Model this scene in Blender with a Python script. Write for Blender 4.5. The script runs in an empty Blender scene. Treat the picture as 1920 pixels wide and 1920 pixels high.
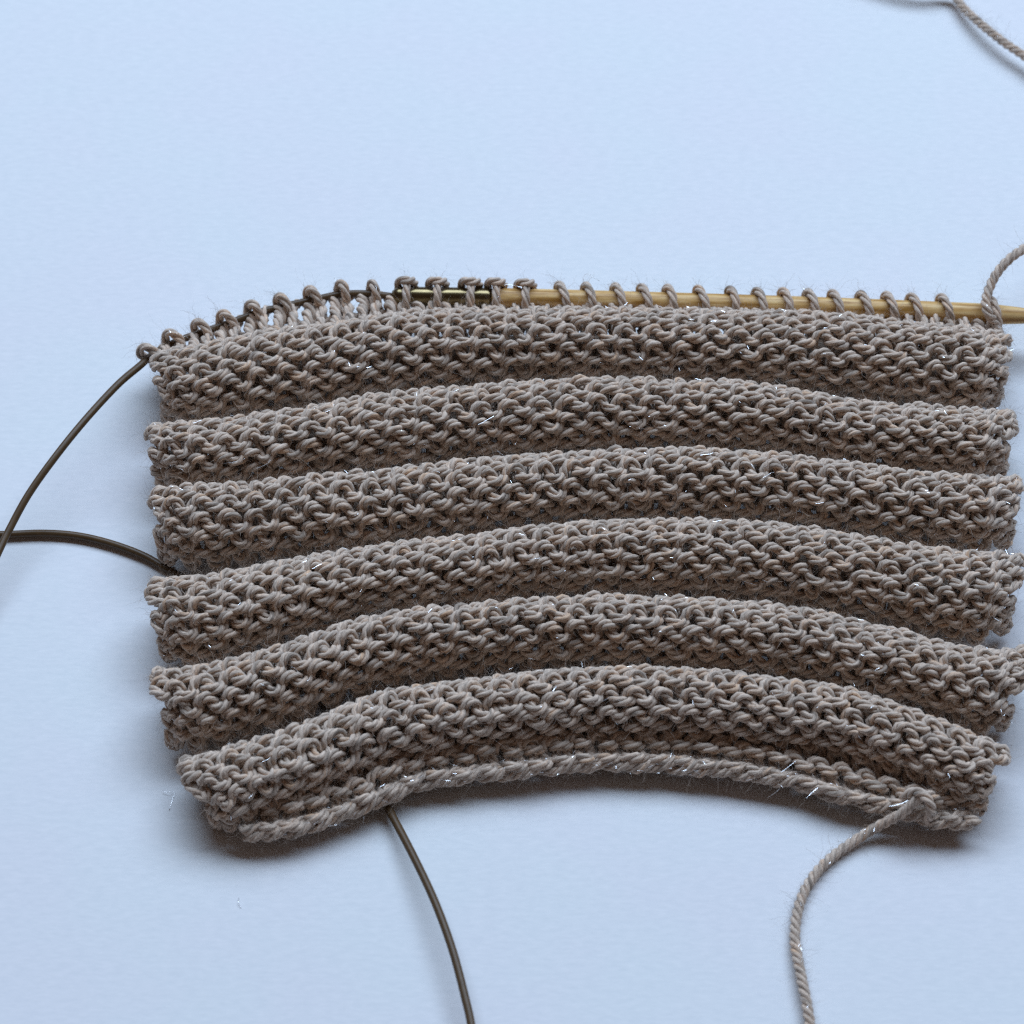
import bpy, math
import numpy as np

# ------------------------------------------------------------------ camera, world, lights, exposure
MM = 0.001
ELEV = math.radians(52.0)           # camera looks down at the table at this angle
DIST = 0.45
WIDTH = 0.132                       # metres of table across the frame at its middle
FPX = DIST / (WIDTH / 1920.0)
CA, SA = math.cos(ELEV), math.sin(ELEV)
CAM = np.array([0.0, -CA, SA]) * DIST
FWD, RGT, UPV = np.array([0, CA, -SA]), np.array([1.0, 0, 0]), np.array([0, SA, CA])

scene = bpy.context.scene
cd = bpy.data.cameras.new('camera')
cam = bpy.data.objects.new('camera', cd)
scene.collection.objects.link(cam)
cam.location = CAM
cam.rotation_euler = (math.pi / 2 - ELEV, 0, 0)
cd.sensor_width = 36.0
cd.lens = 18.0 / (WIDTH / 2 / DIST)
cd.clip_start, cd.clip_end = 0.01, 50.0
cd.dof.use_dof = True
cd.dof.focus_distance = 0.440
cd.dof.aperture_fstop = 40.0
scene.camera = cam

world = bpy.data.worlds.new('World')
scene.world = world
world.use_nodes = True
bg = world.node_tree.nodes['Background']
bg.inputs[0].default_value = (1.0, 0.70, 0.56, 1)     # warm dim room
bg.inputs[1].default_value = 0.075


def area_light(name, direction, dist, size, size_y, power, color):
    ld = bpy.data.lights.new(name, 'AREA')
    ld.shape = 'RECTANGLE'
    ld.size, ld.size_y = size, size_y
    ld.energy = power
    ld.color = color
    lo = bpy.data.objects.new(name, ld)
    d = np.array(direction, float)
    d /= np.linalg.norm(d)
    lo.location = d * dist
    from mathutils import Vector
    lo.rotation_euler = Vector(-d).to_track_quat('-Z', 'Y').to_euler()
    scene.collection.objects.link(lo)


# daylight from a window behind the work and a little to the right
area_light('window_light', (0.12, 0.68, 1.09), 1.3, 1.8, 0.70, 31.0, (0.605, 0.775, 1.0))

scene.view_settings.view_transform = 'Standard'
scene.view_settings.look = 'None'
scene.view_settings.gamma = 1.0
scene.view_settings.exposure = 0.0
scene.render.engine = 'CYCLES'
scene.cycles.use_denoising = False
scene.cycles.filter_width = 1.3
scene.cycles.max_bounces = 6

RNG = np.random.default_rng(11)


# ------------------------------------------------------------------ helpers
def at(px, py, z_mm):
    """point of the photograph carried to the height z above the table (millimetres)"""
    d = FWD * FPX + RGT * (px - 960.0) + UPV * (960.0 - py)
    t = (z_mm * MM - CAM[2]) / d[2]
    return CAM + d * t


def spline(pts, step=None, n=None):
    """Catmull-Rom through the points, resampled at even arc length"""
    p = np.asarray(pts, float)
    p = np.vstack([2 * p[0] - p[1], p, 2 * p[-1] - p[-2]])
    out = []
    ts = np.linspace(0, 1, 24, endpoint=False)[:, None]
    for i in range(1, len(p) - 2):
        a, b, c, d = p[i - 1], p[i], p[i + 1], p[i + 2]
        out.append(0.5 * ((2 * b) + (c - a) * ts + (2 * a - 5 * b + 4 * c - d) * ts ** 2 + (3 * b - a - 3 * c + d) * ts ** 3))
    out.append(p[-2][None])
    q = np.vstack(out)
    s = np.concatenate([[0], np.cumsum(np.linalg.norm(np.diff(q, axis=0), axis=1))])
    if n is None:
        n = max(4, int(s[-1] / step))
    e = np.linspace(0, s[-1], n)
    return np.stack([np.interp(e, s, q[:, k]) for k in range(3)], 1)


def norm(v):
    return v / np.maximum(np.linalg.norm(v, axis=-1, keepdims=True), 1e-12)


def frames(P, ref=None):
    T = norm(np.gradient(P, axis=0))
    if ref is not None:
        N = norm(ref - (ref * T).sum(1, keepdims=True) * T)
    else:
        N = np.zeros_like(P)
        n = np.array([0, 0, 1.0])
        if abs(T[0][2]) > 0.9:
            n = np.array([0, 1.0, 0])
        for i in range(len(P)):
            n = n - T[i] * n.dot(T[i])
            n /= np.linalg.norm(n)
            N[i] = n
    return T, N, np.cross(T, N)


class Geo:
    """collects swept tubes as arrays and writes ONE mesh"""
    def __init__(self):
        self.v, self.f, self.uv, self.n = [], [], [], 0
        self.tri = []

    def tube(self, P, R, sides=6, ref=None, fr=None, caps=True, v0=0.0, s0=0.0):
        m = len(P)
        T, N, B = fr if fr is not None else frames(P, ref)
        R = np.broadcast_to(np.asarray(R, float), (m,))
        a = np.linspace(0, 2 * np.pi, sides, endpoint=False)
        V = P[:, None] + (N[:, None] * np.cos(a)[None, :, None] + B[:, None] * np.sin(a)[None, :, None]) * R[:, None, None]
        s = np.concatenate([[0], np.cumsum(np.linalg.norm(np.diff(P, axis=0), axis=1))]) + s0
        i = np.arange(m - 1)[:, None] * sides
        j = np.arange(sides)[None, :]
        j2 = (j + 1) % sides
        F = np.stack([i + j, i + j2, i + sides + j2, i + sides + j], -1).reshape(-1, 4) + self.n
        jj = np.broadcast_to(j, (m - 1, sides))
        sa = np.broadcast_to(s[:-1, None], (m - 1, sides)) * 1000
        sb = np.broadcast_to(s[1:, None], (m - 1, sides)) * 1000
        va, vb = jj / sides + v0, (jj + 1) / sides + v0
        U = np.stack([np.stack([sa, va], -1), np.stack([sa, vb], -1), np.stack([sb, vb], -1), np.stack([sb, va], -1)], 2)
        self.v.append(V.reshape(-1, 3))
        self.f.append(F)
        self.uv.append(U.reshape(-1, 2))
        if caps:
            self.tri.append(self.n + np.arange(sides)[::-1])
            self.tri.append(self.n + (m - 1) * sides + np.arange(sides))
        self.n += m * sides

    def yarn(self, P, R, pitch=4.8 * MM, plies=3, sides=6, ref=None, phase=0.0, fat=1.0):
        """a plied yarn: its plies twisted round each other"""
        T, N, B = frames(P, ref)
        s = np.concatenate([[0], np.cumsum(np.linalg.norm(np.diff(P, axis=0), axis=1))])
        R = np.broadcast_to(np.asarray(R, float), (len(P),))
        for k in range(plies):
            a = phase - 2 * np.pi * s / pitch + 2 * np.pi * k / plies
            dirv = N * np.cos(a)[:, None] + B * np.sin(a)[:, None]
            Q = P + dirv * (R * 0.535)[:, None]
            self.tube(Q, R * 0.485 * fat, sides, ref=dirv, v0=k * 1.37, s0=phase * 0.01)

    def grid(self, G):
        """a sheet from an array (a, b, 3)"""
        a, b, _ = G.shape
        i = np.arange(a - 1)[:, None] * b
        j = np.arange(b - 1)[None, :]
        F = np.stack([i + j, i + j + 1, i + b + j + 1, i + b + j], -1).reshape(-1, 4) + self.n
        uu = np.zeros((len(F), 4, 2))
        uu[:, :, 0] = G.reshape(-1, 3)[F - self.n][:, :, 0] * 1000
        uu[:, :, 1] = G.reshape(-1, 3)[F - self.n][:, :, 1] * 1000
        self.v.append(G.reshape(-1, 3))
        self.f.append(F)
        self.uv.append(uu.reshape(-1, 2))
        self.n += a * b

    def build(self, name, mat, parent=None, smooth=True):
        V = np.vstack(self.v)
        quads = np.vstack(self.f)
        caps = self.tri
        nl = quads.size + sum(len(c) for c in caps)
        npoly = len(quads) + len(caps)
        me = bpy.data.meshes.new(name)
        me.vertices.add(len(V))
        me.vertices.foreach_set('co', V.astype(np.float32).ravel())
        li = np.concatenate([quads.ravel()] + [np.asarray(c) for c in caps]) if caps else quads.ravel()
        me.loops.add(nl)
        me.loops.foreach_set('vertex_index', li.astype(np.int32))
        tot = np.concatenate([np.full(len(quads), 4), [len(c) for c in caps]]).astype(np.int32)
        st = np.concatenate([[0], np.cumsum(tot)[:-1]]).astype(np.int32)
        me.polygons.add(npoly)
        me.polygons.foreach_set('loop_start', st)
        me.polygons.foreach_set('loop_total', tot)
        me.polygons.foreach_set('use_smooth', np.full(npoly, smooth))
        uvl = me.uv_layers.new(name='UVMap')
        uv = np.zeros((nl, 2), np.float32)
        uq = np.vstack(self.uv)
        uv[:len(uq)] = uq
        uvl.data.foreach_set('uv', uv.ravel())
        me.update(calc_edges=True)
        me.validate()
        me.materials.append(mat)
        o = bpy.data.objects.new(name, me)
        scene.collection.objects.link(o)
        if parent is not None:
            o.parent = parent
        return o


def empty(name, parent=None, loc=(0, 0, 0)):
    o = bpy.data.objects.new(name, None)
    o.empty_display_size = 0.01
    o.location = loc
    scene.collection.objects.link(o)
    if parent is not None:
        o.parent = parent
    return o


def tag(o, label, cat, group=None):
    o['label'], o['category'] = label, cat
    if group:
        o['group'] = group


# ------------------------------------------------------------------ materials
def new_mat(name):
    m = bpy.data.materials.new(name)
    m.use_nodes = True
    nt = m.node_tree
    return m, nt, nt.nodes['Principled BSDF']


def node(nt, kind, **kw):
    n = nt.nodes.new(kind)
    for k, v in kw.items():
        setattr(n, k, v)
    return n


def ramp(nt, fac, stops):
    r = node(nt, 'ShaderNodeValToRGB')
    e = r.color_ramp.elements
    while len(e) < len(stops):
        e.new(0.5)
    for el, (p, c) in zip(e, stops):
        el.position, el.color = p, (*c, 1)
    nt.links.new(fac, r.inputs[0])
    return r.outputs[0]


def yarn_material():
    m, nt, p = new_mat('heathered_taupe_wool')
    L = nt.links.new
    tc = node(nt, 'ShaderNodeTexCoord')
    info = node(nt, 'ShaderNodeObjectInfo')
    # heather: patches a few millimetres long along each ply
    mp = node(nt, 'ShaderNodeMapping')
    mp.inputs['Scale'].default_value = (0.20, 1.6, 1)
    L(tc.outputs['UV'], mp.inputs[0])
    addv = node(nt, 'ShaderNodeVectorMath', operation='ADD')
    comb = node(nt, 'ShaderNodeCombineXYZ')
    mul = node(nt, 'ShaderNodeMath', operation='MULTIPLY')
    L(info.outputs['Random'], mul.inputs[0])
    mul.inputs[1].default_value = 173.0
    L(mul.outputs[0], comb.inputs[0])
    L(mul.outputs[0], comb.inputs[1])
    L(mp.outputs[0], addv.inputs[0])
    L(comb.outputs[0], addv.inputs[1])
    n1 = node(nt, 'ShaderNodeTexNoise')
    n1.inputs['Scale'].default_value = 1.0
    n1.inputs['Detail'].default_value = 3.0
    L(addv.outputs[0], n1.inputs['Vector'])
    base = ramp(nt, n1.outputs[0], [(0.28, (0.29, 0.232, 0.188)), (0.46, (0.645, 0.520, 0.422)),
                                    (0.57, (0.69, 0.535, 0.422)), (0.70, (0.69, 0.455, 0.295))])
    # single fibres: fine streaks along the ply
    mp2 = node(nt, 'ShaderNodeMapping')
    mp2.inputs['Scale'].default_value = (1.1, 11.0, 1)
    mp2.inputs['Rotation'].default_value = (0, 0, 0.35)
    L(tc.outputs['UV'], mp2.inputs[0])
    n2 = node(nt, 'ShaderNodeTexNoise')
    n2.inputs['Scale'].default_value = 1.0
    n2.inputs['Detail'].default_value = 3.0
    n2.inputs['Roughness'].default_value = 0.7
    L(mp2.outputs[0], n2.inputs['Vector'])
    fib = ramp(nt, n2.outputs[0], [(0.32, (0.50, 0.49, 0.48)), (0.66, (1.25, 1.25, 1.25))])
    mx = node(nt, 'ShaderNodeMix', data_type='RGBA', blend_type='MULTIPLY')
    mx.inputs[0].default_value = 0.9
    L(base, mx.inputs[6])
    L(fib, mx.inputs[7])
    L(mx.outputs[2], p.inputs['Base Color'])
    p.inputs['Roughness'].default_value = 0.82
    p.inputs['Specular IOR Level'].default_value = 0.25
    p.inputs['Sheen Weight'].default_value = 0.35
    p.inputs['Sheen Roughness'].default_value = 0.45
    bp = node(nt, 'ShaderNodeBump')
    bp.inputs['Strength'].default_value = 0.9
    bp.inputs['Distance'].default_value = 0.00012
    L(n2.outputs[0], bp.inputs['Height'])
    L(bp.outputs[0], p.inputs['Normal'])
    return m


def plain(name, col, rough=0.5, metal=0.0, spec=0.5, coat=0.0):
    m, nt, p = new_mat(name)
    tc = node(nt, 'ShaderNodeTexCoord')
    n = node(nt, 'ShaderNodeTexNoise')
    n.inputs['Scale'].default_value = 900.0
    nt.links.new(tc.outputs['Object'], n.inputs['Vector'])
    c = ramp(nt, n.outputs[0], [(0.3, tuple(x * 0.88 for x in col)), (0.7, tuple(x * 1.1 for x in col))])
    nt.links.new(c, p.inputs['Base Color'])
    p.inputs['Roughness'].default_value = rough
    p.inputs['Metallic'].default_value = metal
    p.inputs['Specular IOR Level'].default_value = spec
    p.inputs['Coat Weight'].default_value = coat
    return m


def bamboo_material():
    m, nt, p = new_mat('pale_bamboo')
    L = nt.links.new
    tc = node(nt, 'ShaderNodeTexCoord')
    mp = node(nt, 'ShaderNodeMapping')
    mp.inputs['Scale'].default_value = (0.10, 9.0, 1)
    L(tc.outputs['UV'], mp.inputs[0])
    n = node(nt, 'ShaderNodeTexNoise')
    n.inputs['Scale'].default_value = 1.4
    n.inputs['Detail'].default_value = 4.0
    L(mp.outputs[0], n.inputs['Vector'])
    c = ramp(nt, n.outputs[0], [(0.36, (0.34, 0.165, 0.032)), (0.5, (0.55, 0.325, 0.115)), (0.64, (0.72, 0.49, 0.22))])
    L(c, p.inputs['Base Color'])
    p.inputs['Roughness'].default_value = 0.46
    p.inputs['Specular IOR Level'].default_value = 0.35
    bp = node(nt, 'ShaderNodeBump')
    bp.inputs['Strength'].default_value = 0.15
    bp.inputs['Distance'].default_value = 0.0001
    L(n.outputs[0], bp.inputs['Height'])
    L(bp.outputs[0], p.inputs['Normal'])
    return m


def paper_material():
    m, nt, p = new_mat('white_paper')
    L = nt.links.new
    tc = node(nt, 'ShaderNodeTexCoord')
    mp = node(nt, 'ShaderNodeMapping')
    mp.inputs['Scale'].default_value = (600.0, 1700.0, 1)
    L(tc.outputs['Object'], mp.inputs[0])
    n = node(nt, 'ShaderNodeTexNoise')
    n.inputs['Scale'].default_value = 1.0
    n.inputs['Detail'].default_value = 5.0
    n.inputs['Roughness'].default_value = 0.6
    L(mp.outputs[0], n.inputs['Vector'])
    c = ramp(nt, n.outputs[0], [(0.3, (0.665, 0.675, 0.69)), (0.7, (0.725, 0.725, 0.735))])
    n3 = node(nt, 'ShaderNodeTexNoise')
    n3.inputs['Scale'].default_value = 45.0
    n3.inputs['Detail'].default_value = 2.0
    L(tc.outputs['Object'], n3.inputs['Vector'])
    t = ramp(nt, n3.outputs[0], [(0.35, (0.985, 1.0, 1.0)), (0.65, (1.0, 0.985, 1.0))])
    mx = node(nt, 'ShaderNodeMix', data_type='RGBA', blend_type='MULTIPLY')
    mx.inputs[0].default_value = 1.0
    L(c, mx.inputs[6])
    L(t, mx.inputs[7])
    L(mx.outputs[2], p.inputs['Base Color'])
    p.inputs['Roughness'].default_value = 0.75
    p.inputs['Specular IOR Level'].default_value = 0.25
    bp = node(nt, 'ShaderNodeBump')
    bp.inputs['Strength'].default_value = 0.15
    bp.inputs['Distance'].default_value = 0.0001
    L(n.outputs[0], bp.inputs['Height'])
    L(bp.outputs[0], p.inputs['Normal'])
    return m


WOOL = yarn_material()
BAMBOO = bamboo_material()
PAPER = paper_material()
CABLE = plain('brown_coated_cable', (0.085, 0.048, 0.020), 0.4, 0.0, 0.32)
METAL = plain('dark_bronze_metal', (0.19, 0.145, 0.075), 0.26, 1.0)
TINSEL = plain('silver_tinsel', (0.92, 0.92, 0.93), 0.26, 1.0)
FUZZ = plain('wool_fuzz', (0.42, 0.34, 0.28), 0.7, 0.0, 0.3)

# ------------------------------------------------------------------ the table
g = Geo()
xs = np.linspace(-0.6, 0.6, 13)
g.grid(np.stack(np.meshgrid(xs, xs, indexing='ij') + [np.zeros((13, 13))], -1))
table = g.build('tabletop', PAPER)
table['kind'] = 'structure'

# ------------------------------------------------------------------ the knitted swatch
swatch = empty('knitted_swatch', loc=(0, 0, 0))
tag(swatch, 'taupe wool knitted swatch with six rolled horizontal ridges hanging from the needle', 'knitting')

TOPS = [  # where the back outline of each ridge runs in the photograph
    [(250, 668), (290, 660), (330, 650), (400, 640), (500, 617), (600, 605), (700, 590), (770, 578), (900, 577), (1050, 575), (1200, 575), (1330, 579), (1500, 580), (1600, 588), (1700, 602), (1800, 610), (1890, 622)],
    [(276, 794), (417, 784), (473, 774), (557, 762), (684, 738), (720, 732), (833, 724), (931, 715), (1100, 705), (1255, 709), (1380, 711), (1520, 728), (1591, 746), (1661, 753), (1802, 763), (1900, 765)],
    [(280, 916), (360, 903), (501, 899), (585, 886), (754, 874), (866, 857), (1001, 849), (1136, 840), (1254, 838), (1380, 841), (1478, 846), (1560, 860), (1661, 875), (1780, 886), (1905, 893)],
    [(281, 1085), (349, 1076), (434, 1069), (521, 1048), (615, 1032), (727, 1016), (800, 1009), (925, 995), (1012, 981), (1128, 972), (1300, 970), (1423, 975), (1501, 984), (1579, 992), (1632, 1003), (1695, 1014), (1804, 1030), (1905, 1034)],
    [(287, 1252), (377, 1243), (474, 1222), (552, 1198), (655, 1160), (724, 1145), (830, 1134), (987, 1119), (1112, 1112), (1284, 1116), (1413, 1123), (1523, 1138), (1617, 1162), (1710, 1183), (1757, 1199), (1851, 1212), (1925, 1215)],
    [(334, 1424), (427, 1394), (521, 1370), (615, 1335), (677, 1307), (727, 1289), (831, 1276), (956, 1262), (1081, 1249), (1253, 1247), (1331, 1253), (1492, 1270), (1585, 1287), (1695, 1319), (1789, 1357), (1851, 1378), (1885, 1398)]]
XL = [296, 286, 290, 290, 295, 346]
XR = [1882, 1891, 1903, 1905, 1922, 1876]
INL = [1.4, 1.1, 1.1, 1.5, 2.0, 3.4]          # how far the front of each roll draws in at its ends (mm)
INR = [1.1, 1.1, 1.0, 1.7, 2.8, 2.6]
EDGE = [(456, 1572), (500, 1571), (565, 1562), (612, 1546), (675, 1526), (737, 1496), (800, 1473), (894, 1463), (1000, 1452), (1081, 1441), (1222, 1442), (1334, 1450), (1440, 1465), (1492, 1475), (1577, 1503), (1661, 1524), (1717, 1540), (1774, 1550), (1830, 1550)]

NU = 161
U = np.linspace(0, 1, NU)
NST = 30                                       # stitches in a row
RZ = 5.1 * MM
BUMP = 1.25 * MM                               # the loops stand this far over the fold's own surface
ZC = RZ + 0.2 * MM


def smooth(a, n):
    k = np.hanning(n + 2)[1:-1]
    k /= k.sum()
    return np.convolve(np.pad(a, n // 2, mode='reflect', reflect_type='odd'), k, 'valid')[:len(a)]


def sil_off(ry, rz):
    """offset from a roll's axis to the point that makes its back outline"""
    ny, nz = SA, CA
    q = np.sqrt((ry * ny) ** 2 + (rz * nz) ** 2)
    return ry ** 2 * ny / q, rz ** 2 * nz / q


def endpull(u):
    return np.clip((np.abs(2 * u - 1) - 0.91) / 0.09, 0, 1) ** 2


RZK = [1.0, 1.0, 1.0, 1.0, 0.97, 0.80]            # the lowest roll is flatter
RZU = [RZ * f * (1 - 0.24 * endpull(U)) for f in RZK]
ZCU = [ZC - (RZ - r) for r in RZU]
px_all, py_all = [], []
for k in range(6):
    px = XL[k] + (XR[k] - XL[k]) * U
    t = np.array(TOPS[k], float)
    py = smooth(np.interp(px, t[:, 0], t[:, 1]), 11)
    px_all.append(px)
    py_all.append(py)
ex = EDGE[0][0] + (EDGE[-1][0] - EDGE[0][0]) * U
ey = smooth(np.interp(ex, *np.array(EDGE, float).T), 9)
EDGE3 = np.array([at(x, y, 2.4) for x, y in zip(ex, ey)])
VALLEY3 = EDGE3.copy()
VALLEY3[:, 1] += 5.0 * MM
VALLEY3[:, 2] += 0.3 * MM

RB = np.full((6, NU), 4.6 * MM)
RF = np.full((6, NU), 4.6 * MM)
CX, CY = np.zeros((6, NU)), np.zeros((6, NU))
for it in range(5):
    for k in range(6):
        oy, oz = sil_off(RB[k] + BUMP, RZU[k] + BUMP)
        P = np.array([at(x, y, (z + o) / MM) for x, y, z, o in zip(px_all[k], py_all[k], ZCU[k], oz)])
        CX[k], CY[k] = P[:, 0], P[:, 1] - oy
    for k in range(5):
        gap = CY[k] - np.interp(CX[k], CX[k + 1], CY[k + 1])
        half = smooth(np.clip(gap * 0.5 - 2.15 * MM, 2.9 * MM, 4.8 * MM), 15)
        RF[k] = half
        RB[k + 1] = np.interp(CX[k + 1], CX[k], half)
    RF[5] = smooth(np.clip(CY[5] - np.interp(CX[5], VALLEY3[:, 0], VALLEY3[:, 1]) - 1.7 * MM, 3.6 * MM, 5.6 * MM), 15)
    # the tuck: rolls are a touch larger than half the gap, so that neighbours press together
RB = RB * 1.0
SAG = smooth(RNG.normal(0, 1, NU), 21)


def roll(k, u, th, n):
    """surface of ridge k: u across, th round the roll (radians, 0 behind, pi in front), n outwards"""
    x = np.interp(u, U, CX[k])
    y = np.interp(u, U, CY[k])
    rz = np.interp(u, U, RZU[k])
    zc = np.interp(u, U, ZCU[k])
    pull = 1 - 0.24 * endpull(np.clip(u, 0, 1))
    rb, rf = np.interp(u, U, RB[k]), np.interp(u, U, RF[k]) * pull
    c, s = np.cos(th), np.sin(th)
    ry = np.where(c > 0, rb, rf)
    w = np.clip((th - math.radians(60)) / math.radians(110), 0, 1)
    w = w * w * (3 - 2 * w)
    x = x + w * MM * (INL[k] * np.clip(1 - u / 0.16, 0, 1) ** 2 - INR[k] * np.clip((u - 0.84) / 0.16, 0, 1) ** 2)
    ny, nz = c / ry, s / rz
    q = np.sqrt(ny * ny + nz * nz)
    ny, nz = ny / q, nz / q
    z = zc + rz * s + n * nz
    P = np.stack([x, y + ry * c + n * ny, np.maximum(z, 0.5 * MM + 0.15 * z)], -1)
    return P, np.stack([np.zeros_like(ny), ny, nz], -1)


SPS = 26                                        # samples per stitch
AX, HY, DZ = 0.60 * MM, 1.76 * MM, 0.62 * MM     # stitch shape: swing, half height, depth
YR = 0.67 * MM                                  # yarn radius
ROWH = 2.42 * MM


def jit(n, amp, sub=1):
    """one random value per stitch, blended along the row"""
    a = RNG.normal(0, amp, n + 3)
    t = np.linspace(0, n, n * SPS + 1)
    i = np.minimum(t.astype(int), n)
    f = t - i
    f = f * f * (3 - 2 * f)
    return a[i] * (1 - f) + a[i + 1] * f


def stitch_row(nst, width, parity, flip=1.0):
    """knitted row in its own flat coordinates: along (0..1), up (m), out (m)"""
    t = np.linspace(0, 2 * np.pi * nst, nst * SPS + 1)
    w = width / nst
    ph = t + np.pi
    hy = HY * (1 + jit(nst, 0.08))
    ax = AX * (1 + jit(nst, 0.25))
    x = w * t / (2 * np.pi) + ax * np.sin(2 * ph) + jit(nst, 0.17 * MM)
    y = hy * np.cos(ph) + jit(nst, 0.14 * MM)
    # loops lean a little, as hand knitting does
    y = y + (0.12 * MM + jit(nst, 0.13 * MM)) * np.sin(ph)
    z = DZ * flip * np.cos(2 * ph) - 0.40 * MM * (0.5 - 0.5 * np.cos(2 * ph)) + jit(nst, 0.14 * MM)
    # selvedge: the yarn turns up or down to its neighbour row at either end
    e = np.linspace(0, 1, 10)[1:]
    su = 1 if parity else -1
    lx, ly = x[0], y[0]
    rx, ry = x[-1], y[-1]
    left = np.stack([lx - 0.35 * MM * np.sin(e * np.pi * 0.8), ly + (0.8 * MM + 1.2 * MM * su * 0.8) * e, z[0] * (1 - e) - 0.5 * MM * e], 1)[::-1]
    right = np.stack([rx + 0.35 * MM * np.sin(e * np.pi * 0.8), ry + (0.8 * MM - 1.2 * MM * su * 0.8) * e, z[-1] * (1 - e) - 0.5 * MM * e], 1)
    a = np.vstack([left, np.stack([x, y, z], 1), right])
    return a[:, 0] / width, a[:, 1], a[:, 2]


ROW_PATHS = []                                   # kept for the fuzz
for k in range(6):
    # the welt: the inner fold of the tuck that the loops stand on
    g = Geo()
    th = np.radians(np.linspace(-30, 215, 22))
    uu = np.linspace(0.012, 0.988, 60)
    TT, UU = np.meshgrid(th, uu, indexing='ij')
    G, _ = roll(k, UU.ravel(), TT.ravel(), np.full(TT.size, -2.5 * MM))
    G = G.reshape(22, 60, 3)
    g.grid(G)
    for side in (0, -1):                         # drawn-in ends of the fold
        rim = G[:, side]
        c = rim.mean(0)
        inn = 0.9 * MM * (1 if side == 0 else -1)
        rings = np.stack([rim, rim * 0.55 + c * 0.45 + np.array([inn, 0, 0]), rim * 0.05 + c * 0.95 + np.array([inn * 1.4, 0, 0])], 0)
        g.grid(rings)
    welt = g.build('welt', WOOL, swatch)
    wid = (CX[k][-1] - CX[k][0]) - 0.6 * MM
    # rows are laid out by arc length round the roll
    thg = np.radians(np.linspace(-40, 235, 90))
    ARC = np.zeros((NU, 90))
    for i in range(NU):
        q, _ = roll(k, np.full(90, U[i]), thg, np.full(90, 0.3 * MM))
        ARC[i] = np.concatenate([[0], np.cumsum(np.linalg.norm(np.diff(q[:, 1:], axis=0), axis=1))])
    first, last = [np.array([np.interp(math.radians(d), thg, ARC[i]) for i in range(NU)]) for d in (2, 190)]
    NROW = int(round(float((last - first).mean()) / (2.08 * MM))) + 1
    SPC = (last - first) / (NROW - 1)
    for j in range(NROW):
        f, y, z = stitch_row(NST, wid, j % 2)
        u = np.clip(f * (wid / (wid + 0.6 * MM)) + 0.3 * MM / wid, -0.02, 1.02)
        uc = np.clip(u, 0, 1)
        wav = np.interp(u, U, SAG) * 0.25 * MM
        sp = np.interp(uc, U, SPC)
        spos = np.interp(uc, U, first) + sp * j + wav - y * np.clip(sp / (2.08 * MM), 0.75, 1.25)
        col = np.clip((uc * (NU - 1)).astype(int), 0, NU - 1)
        thp = np.empty_like(spos)
        for c_ in np.unique(col):
            mk = col == c_
            thp[mk] = np.interp(spos[mk], ARC[c_], thg)
        P, N = roll(k, u, thp, z + 0.1 * MM)
        xo = np.where(f < 0, f * wid, np.where(f > 1, (f - 1) * wid, 0))
        P[:, 0] += xo * 0.8
        g = Geo()
        g.yarn(P, YR * (1 + 0.07 * np.sin(np.arange(len(P)) * RNG.uniform(0.03, 0.08) + j) + 0.05 * np.sin(np.arange(len(P)) * RNG.uniform(0.11, 0.2))), sides=5, ref=N, phase=RNG.uniform(0, 6))
        g.build('knitted_row', WOOL, welt)
        ROW_PATHS.append((P, N))

# ------------------------------------------------------------------ needle line
NEEDLE_PX = [(735, 556, 6.6), (920, 559, 6.6), (1200, 566, 6.4), (1500, 575, 6.2), (1800, 586.5, 6.0), (1935, 593, 5.9)]
CABLE_PX = [(735, 556, 6.6), (690, 551, 6.5), (640, 552, 6.3), (590, 562, 6.2), (540, 573, 6.0), (482, 587, 5.8), (430, 606, 5.6), (383, 622, 5.4), (330, 641, 5.3), (285, 666, 5.6)]
needle_line = spline([at(*p) for p in NEEDLE_PX], n=200)
cable_line = spline([at(*p) for p in CABLE_PX], n=160)
stitch_line = np.vstack([cable_line[::-1], needle_line[1:]])       # left to right


def on_line(px):
    X = stitch_line
    d = X - CAM
    sx = 960 + FPX * (d @ RGT) / (d @ FWD)
    i = np.interp(px, sx, np.arange(len(X)))
    i0 = int(min(max(i, 1), len(X) - 2))
    f = i - i0
    p = X[i0] * (1 - f) + X[min(i0 + 1, len(X) - 1)] * f
    t = X[min(i0 + 3, len(X) - 1)] - X[max(i0 - 3, 0)]
    return p, t / np.linalg.norm(t)


# band of fabric from the first roll up to the needle
def band(u, v, n):
    """v = 0 at the needle, 1 down behind the first roll"""
    a = np.stack([np.interp(u, U, BAND_TOP[:, q]) for q in range(3)], -1)
    b, _ = roll(0, np.clip(u, 0, 1), np.full(np.shape(u), math.radians(12)), np.full(np.shape(u), 0.2 * MM))
    P = a + (b - a) * v[:, None]
    nn = norm(np.cross(np.gradient(a, axis=0), b - a))
    nn = np.where(nn[:, 1:2] > 0, -nn, nn)
    return P + nn * n[:, None], nn


BAND_TOP = np.array([on_line(x)[0] + np.array([0, 0.2 * MM, -1.4 * MM]) for x in np.linspace(300, 1868, NU)])
top_band = empty('top_band', swatch)
for j, vv in enumerate((0.14, 0.46, 0.80)):
    f, y, z = stitch_row(NST, 0.108, j % 2)
    P, N = band(np.clip(f, 0, 1), vv - y / (6.0 * MM), z)
    g = Geo()
    g.yarn(P, YR, ref=N, phase=RNG.uniform(0, 6))
    g.build('knitted_row', WOOL, top_band)

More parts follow.
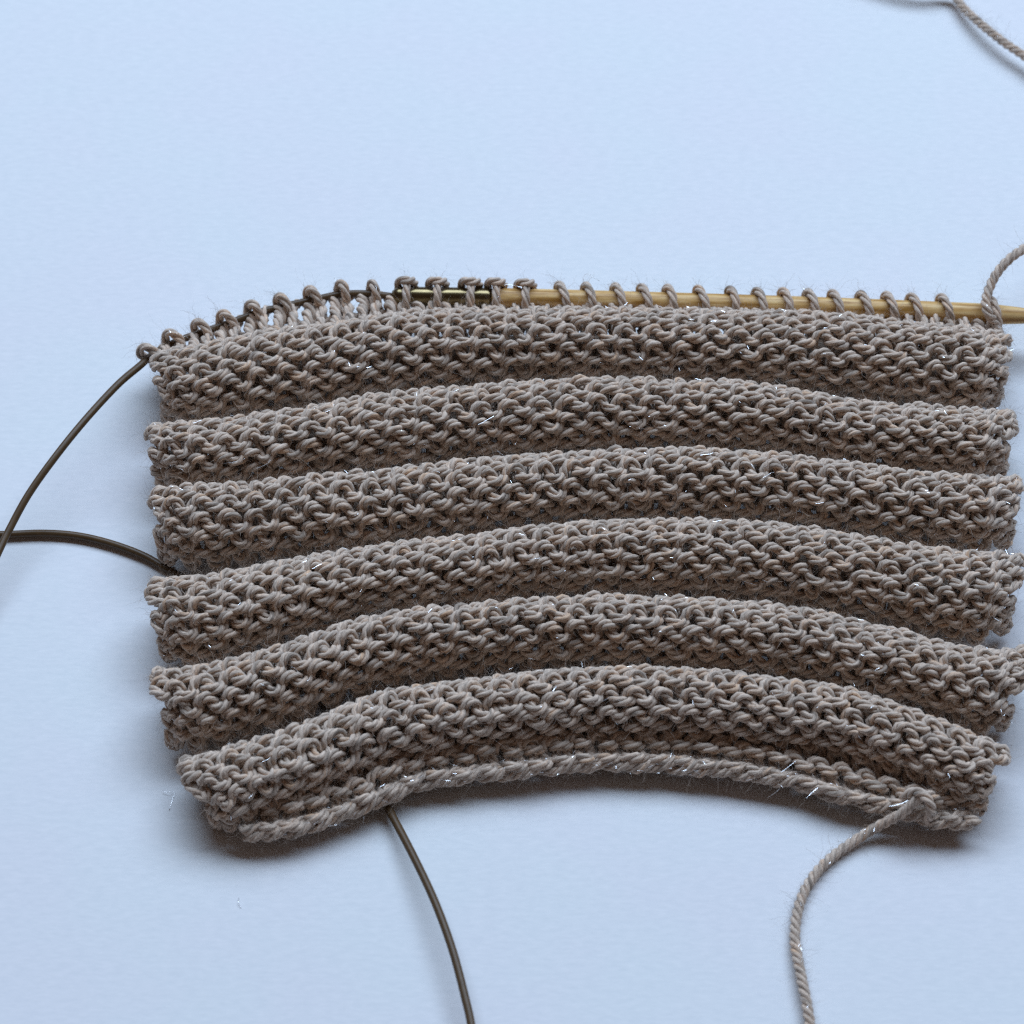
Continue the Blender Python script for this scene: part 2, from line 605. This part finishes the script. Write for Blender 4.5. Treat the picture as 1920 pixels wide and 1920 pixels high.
# live stitches on the needle: one loop each
LOOPS = [285, 331, 384, 431, 483, 537, 593, 649, 706, 763, 821, 883, 931, 986, 1060, 1110, 1165, 1214, 1263, 1320, 1380, 1430, 1479, 1526, 1572, 1625, 1673, 1719, 1776, 1866]
for i, lx in enumerate(LOOPS):
    A, t = on_line(lx)
    rn = 0.62 if lx < 730 else 1.38
    R = (rn + 0.50) * MM
    loose = (0.55 if lx < 730 else (0.75 if lx < 1000 else 0.05)) * MM * RNG.uniform(0.75, 1.2)
    wide = (0.85 if lx < 730 else 1.2) if lx < 1000 else 0.9
    up = np.array([0, 0, 1.0])
    back = norm(np.cross(up, t))
    if back[1] < 0:
        back = -back
    jx = RNG.uniform(-0.15, 0.15)
    sl = RNG.uniform(0.2, 0.5) if lx > 1000 else RNG.uniform(0.0, 0.25)
    drop = 4.2 if lx > 730 else 4.6
    loc = [(sl + 0.5 + jx, -1.6, -drop), (sl + 0.35 + jx, -1.25 * R / MM, -2.0), (sl + jx, -R / MM, -0.2), (0.1 + jx, -0.72 * R / MM, 0.74 * R / MM),
           (-0.35 * wide, 0.05, (R + loose) / MM), (-0.95 * wide, 0.75 * R / MM, 0.72 * (R + loose) / MM), (-1.25 * wide, 1.0 * R / MM, -0.1), (-1.2 * wide, 0.8, -2.0), (-1.0, 0.2, -drop)]
    if 730 < lx < 1000:
        loc = [(0.1, -1.6, -drop), (0.1, -1.2 * R / MM, -2.0), (0.0, -R / MM, -0.2), (0.0, -0.72 * R / MM, 0.72 * R / MM), (-0.05, 0.0, R / MM), (-0.05, 0.75 * R / MM, 0.66 * R / MM), (0, R / MM, 0)]
    if i == 0:                                   # the end stitch is drawn in towards the edge of the fabric
        loc = [(a + 2.6 * max(0.0, -c - 0.5) / 3.5, b, c * (0.75 if c < 0 else 1)) for a, b, c in loc]
    P = spline([A + (t * a + back * b + up * c) * MM for a, b, c in loc], n=64)
    g = Geo()
    if 730 < lx < 1000:                          # loose stitches: the far strand arches over behind the needle
        w_, h_ = RNG.uniform(1.08, 1.25), (R + 0.42 * MM + loose * 0.3) / MM
        Q = spline([A + (t * (a - 0.1) + back * b * R / MM + up * c) * MM for a, b, c in [(-w_ * 1.05, 1.0, -2.2), (-w_, 1.0, 0.1), (-w_ * 0.72, 0.7, h_ * 0.70), (0, 0.36, h_), (w_ * 0.72, 0.7, h_ * 0.70), (w_, 1.0, 0.1), (w_ * 1.05, 1.0, -2.2)]], n=60)
        g.yarn(Q, 0.58 * MM, sides=7, phase=RNG.uniform(0, 6))
    g.yarn(P, (0.62 if lx < 730 else 0.57) * MM, sides=7, phase=RNG.uniform(0, 6))
    g.build('live_stitch', WOOL, swatch)
    ROW_PATHS.append((P, norm(P - A)))

# ------------------------------------------------------------------ cast-on edge
edge = empty('cast_on_edge', swatch)


def strip(u, v, n):
    a = np.stack([np.interp(u, U, VALLEY3[:, q]) for q in range(3)], -1)
    b = np.stack([np.interp(u, U, EDGE3[:, q]) for q in range(3)], -1)
    P = a + (b - a) * v[:, None]
    nn = norm(np.cross(np.gradient(a, axis=0), b - a))
    nn = np.where(nn[:, 2:3] < 0, -nn, nn)
    P = P + nn * n[:, None]
    return P, nn


wid = EDGE3[-1][0] - EDGE3[0][0]
for j, vv in enumerate((0.08, 0.54)):
    f, y, z = stitch_row(NST, wid, j % 2)
    P, N = strip(np.clip(f, 0, 1), vv - y / (4.6 * MM) * 0.9, z + 0.55 * MM)
    g = Geo()
    g.yarn(P, YR, ref=N, phase=RNG.uniform(0, 6))
    g.build('knitted_row', WOOL, edge)
    ROW_PATHS.append((P, N))
# the cast-on chain: strands wrapped round one another along the rim
for i in range(3):
    n = NST * 30
    uf = np.linspace(0.002, 0.998, n)
    wob = np.cumsum(np.interp(np.arange(n), np.linspace(0, n, NST + 1), RNG.normal(0, 0.012, NST + 1)))
    ang = -2 * np.pi * (uf * NST / 2.6 + i / 3.0) + wob * 0.4
    amp = 0.64 * MM * (1 + 0.12 * np.interp(np.arange(n), np.linspace(0, n, NST + 1), RNG.normal(0, 1, NST + 1)))
    P, N = strip(uf, 0.86 - np.cos(ang) * amp * 1.15 / (5.0 * MM), np.sin(ang) * amp * 0.85 + 0.15 * MM)
    P = spline(P[::5], n=n)
    g = Geo()
    g.yarn(P, YR * 0.86, sides=6, phase=RNG.uniform(0, 6))
    g.build('cast_on_strand', WOOL, edge)
    ROW_PATHS.append((P, N))

# loose tail of the cast-on at the lower right
TAIL = [(1768, 1520, 2.0), (1756, 1500, 4.4), (1736, 1490, 5.4), (1716, 1503, 5.2), (1688, 1527, 3.7), (1640, 1553, 1.7), (1600, 1578, 1.0), (1560, 1607, 0.8), (1530, 1637, 0.8), (1508, 1672, 0.8), (1495, 1710, 0.8), (1490, 1755, 0.8), (1495, 1795, 1.0), (1504, 1840, 1.2), (1513, 1885, 1.2), (1521, 1940, 1.0), (1526, 2000, 0.8)]
P = spline([at(*p) for p in TAIL], step=0.11 * MM)
g = Geo()
g.yarn(P, 0.66 * MM, sides=9, pitch=3.3 * MM)
# the slip knot it leaves from
K = spline([at(*p) for p in [(1690, 1512, 2.4), (1698, 1494, 4.6), (1718, 1484, 6.0), (1740, 1500, 6.4), (1746, 1522, 5.0), (1736, 1540, 2.6)]], n=60)
g.yarn(K, 0.62 * MM, sides=8, pitch=3.6 * MM)
o = g.build('yarn_tail', WOOL, swatch)
o['label'] = 'loose twisted yarn end trailing down from the lower right corner'
ROW_PATHS.append((P, np.tile([0, 0, 1.0], (len(P), 1))))

# working yarn leaving the needle at the right, out of the frame and back in at the top corner
WORK = [(1876, 640, 6.0), (1868, 612, 6.3), (1852, 585, 8.4), (1848, 566, 8.8), (1855, 540, 9.2), (1868, 514, 10.0), (1888, 490, 10.8), (1920, 466, 11.4), (2000, 420, 10.5), (2130, 360, 6.0),
        (2230, 280, 2.0), (2190, 210, 1.0), (2080, 185, 1.2), (1990, 155, 1.8), (1920, 105, 2.2), (1880, 78, 2.2), (1840, 46, 2.0), (1808, 17, 1.5), (1790, -6, 1.3), (1768, -22, 2.0), (1715, -40, 3.4), (1620, -60, 3.0), (1480, -80, 1.2), (1380, -90, 0.7)]
P = spline([at(*p) for p in WORK], step=0.12 * MM)
g = Geo()
g.yarn(P, 0.66 * MM, sides=9, pitch=3.3 * MM)
o = g.build('working_yarn', WOOL, swatch)
o['label'] = 'twisted working yarn leaving the needle at the upper right'
ROW_PATHS.append((P, np.tile([0, 0, 1.0], (len(P), 1))))

# ------------------------------------------------------------------ circular needle
cn = empty('circular_needle')
tag(cn, 'circular knitting needle, bamboo tip on a thin brown cable, threaded through the stitches', 'knitting needle')
g = Geo()
L = needle_line
dd = L - CAM
sx = 960 + FPX * (dd @ RGT) / (dd @ FWD)
fer = L[sx <= 922]
bam = L[sx >= 918]
sb = 960 + FPX * ((bam - CAM) @ RGT) / ((bam - CAM) @ FWD)
# lengthen the tip beyond the frame and taper it
dirn = norm(bam[-1] - bam[-6])
tipx = np.array([bam[-1] + dirn * d * MM for d in np.linspace(0.4, 7.5, 18)])
bam = np.vstack([bam, tipx])
rr = np.full(len(bam), 1.38)
s = np.concatenate([[0], np.cumsum(np.linalg.norm(np.diff(bam, axis=0), axis=1))]) / MM
q = np.clip((s - (s[-1] - 13.5)) / 13.5, 0, 1)
rr = 1.38 * (1 - q ** 1.25 * 0.82)
rr[-1] = 0.12
rr[0], rr[1] = 1.26, 1.36
g.tube(bam, rr * MM, 28)
g.build('needle_tip', BAMBOO, cn)
g = Geo()
rf_ = np.full(len(fer), 1.36)
rf_[0], rf_[1], rf_[2] = 0.75, 1.12, 1.30
g.tube(fer, rf_ * MM, 28)
g.build('ferrule', METAL, cn)
CB = [tuple(p) for p in CABLE_PX[1:]] + [(262, 686, 5.9), (220, 722, 6.6), (160, 787, 7.2), (105, 855, 6.8), (55, 925, 5.6), (19, 990, 4.4), (-6, 1042, 3.8), (-46, 1130, 3.2), (-120, 1330, 2.2), (-320, 1500, 1.2), (-560, 1440, 0.7), (-640, 1230, 0.7), (-480, 1060, 0.7), (-220, 1008, 0.7), (-60, 1004, 0.7),
      (20, 1002, 0.7), (80, 1000, 0.7), (140, 1004, 0.7), (200, 1017, 0.7), (260, 1038, 0.7), (305, 1062, 0.7), (400, 1120, 0.6), (520, 1215, 0.6), (630, 1350, 0.6), (700, 1465, 0.8), (733, 1525, 1.3), (775, 1605, 2.2), (815, 1690, 2.8), (848, 1780, 3.0), (872, 1870, 2.8), (885, 1930, 2.6), (905, 2060, 2.0), (900, 2250, 0.8)]
P = spline([at(735, 556, 6.6)] + [at(*p) for p in CB], step=0.5 * MM)
g = Geo()
g.tube(P, 0.49 * MM, 14)
g.build('cable', CABLE, cn)


# ------------------------------------------------------------------ fuzz and tinsel in the yarn
def fibres(g, count, lmin, lmax, rad, seg, curl, stand):
    """thin ribbons growing out of the yarn"""
    PP = np.vstack([p[1:-1] for p, _ in ROW_PATHS])
    NN = np.vstack([n[1:-1] for _, n in ROW_PATHS])
    TT = np.vstack([norm(p[2:] - p[:-2]) for p, _ in ROW_PATHS])
    j = RNG.integers(0, len(PP), count)
    t = TT[j]
    r = NN[j] * 0.8 + RNG.normal(0, 0.6, (count, 3))
    r = norm(r - t * (r * t).sum(1, keepdims=True))
    p = PP[j] + r * YR * RNG.uniform(0.8, 1.02, (count, 1))
    sg = RNG.choice([-1.0, 1.0], (count, 1))
    v = norm(t * sg * RNG.uniform(0.2, 1.0, (count, 1)) + r * stand * RNG.uniform(0.1, 1.0, (count, 1)) + norm(RNG.normal(0, 1, (count, 3))) * 0.35)
    ln = RNG.uniform(lmin, lmax, (count, 1)) * MM / seg
    pts = [p]
    for q in range(seg):
        v = norm(v + RNG.normal(0, curl, (count, 3)))
        p = p + v * ln
        p[:, 2] = np.maximum(p[:, 2], 0.03 * MM)
        pts.append(p)
    C = np.stack(pts, 1)
    side = norm(np.cross(v, RNG.normal(0, 1, (count, 3))))
    w = np.linspace(1, 0.45, seg + 1)[None, :, None] * (rad * MM * RNG.uniform(0.7, 1.3, (count, 1, 1)))
    A, B = C - side[:, None] * w, C + side[:, None] * w
    V = np.stack([A, B], 2).reshape(-1, 3)
    m = (seg + 1) * 2
    q = np.arange(seg) * 2
    F = np.stack([q, q + 1, q + 3, q + 2], -1)
    F = (np.arange(count)[:, None, None] * m + F[None]).reshape(-1, 4) + g.n
    g.v.append(V)
    g.f.append(F)
    g.uv.append(np.zeros((len(F) * 4, 2)))
    g.n += len(V)


g = Geo()
fibres(g, 56000, 0.8, 3.4, 0.0105, 5, 0.32, 1.0)
fibres(g, 40000, 0.4, 1.3, 0.014, 3, 0.35, 0.8)
f = g.build('fuzz', FUZZ, swatch, smooth=False)
f['kind'] = 'stuff'
g = Geo()
fibres(g, 2600, 0.8, 2.4, 0.020, 4, 0.16, 0.3)
fibres(g, 14000, 0.25, 0.8, 0.024, 2, 0.15, 0.15)
f = g.build('tinsel_fibres', TINSEL, swatch, smooth=False)
f['kind'] = 'stuff'


# stray bits of tinsel shed on the table and at the needle
def stray(pts, label, r=0.028):
    g = Geo()
    g.tube(spline([at(*p) for p in pts], n=14), r * MM, 5)
    o = g.build('stray_fibre', TINSEL)
    tag(o, label, 'fibre', 'stray tinsel fibres')


stray([(304, 1482, 0.3), (316, 1486, 0.4), (327, 1484, 0.2), (322, 1504, 0.1), (317, 1519, 0.1)], 'tiny bent silver fibre lying on the table left of the lowest ridge')
stray([(448, 1683, 0.1), (447, 1692, 0.3), (452, 1702, 0.1)], 'tiny faint fibre on the table below the lower left corner')
stray([(1093, 538, 8.6), (1095, 518, 10.4), (1100, 513, 10.8), (1110, 518, 10.6), (1124, 527, 10.2)], 'thin bent hair sticking up above the middle of the needle', 0.022)
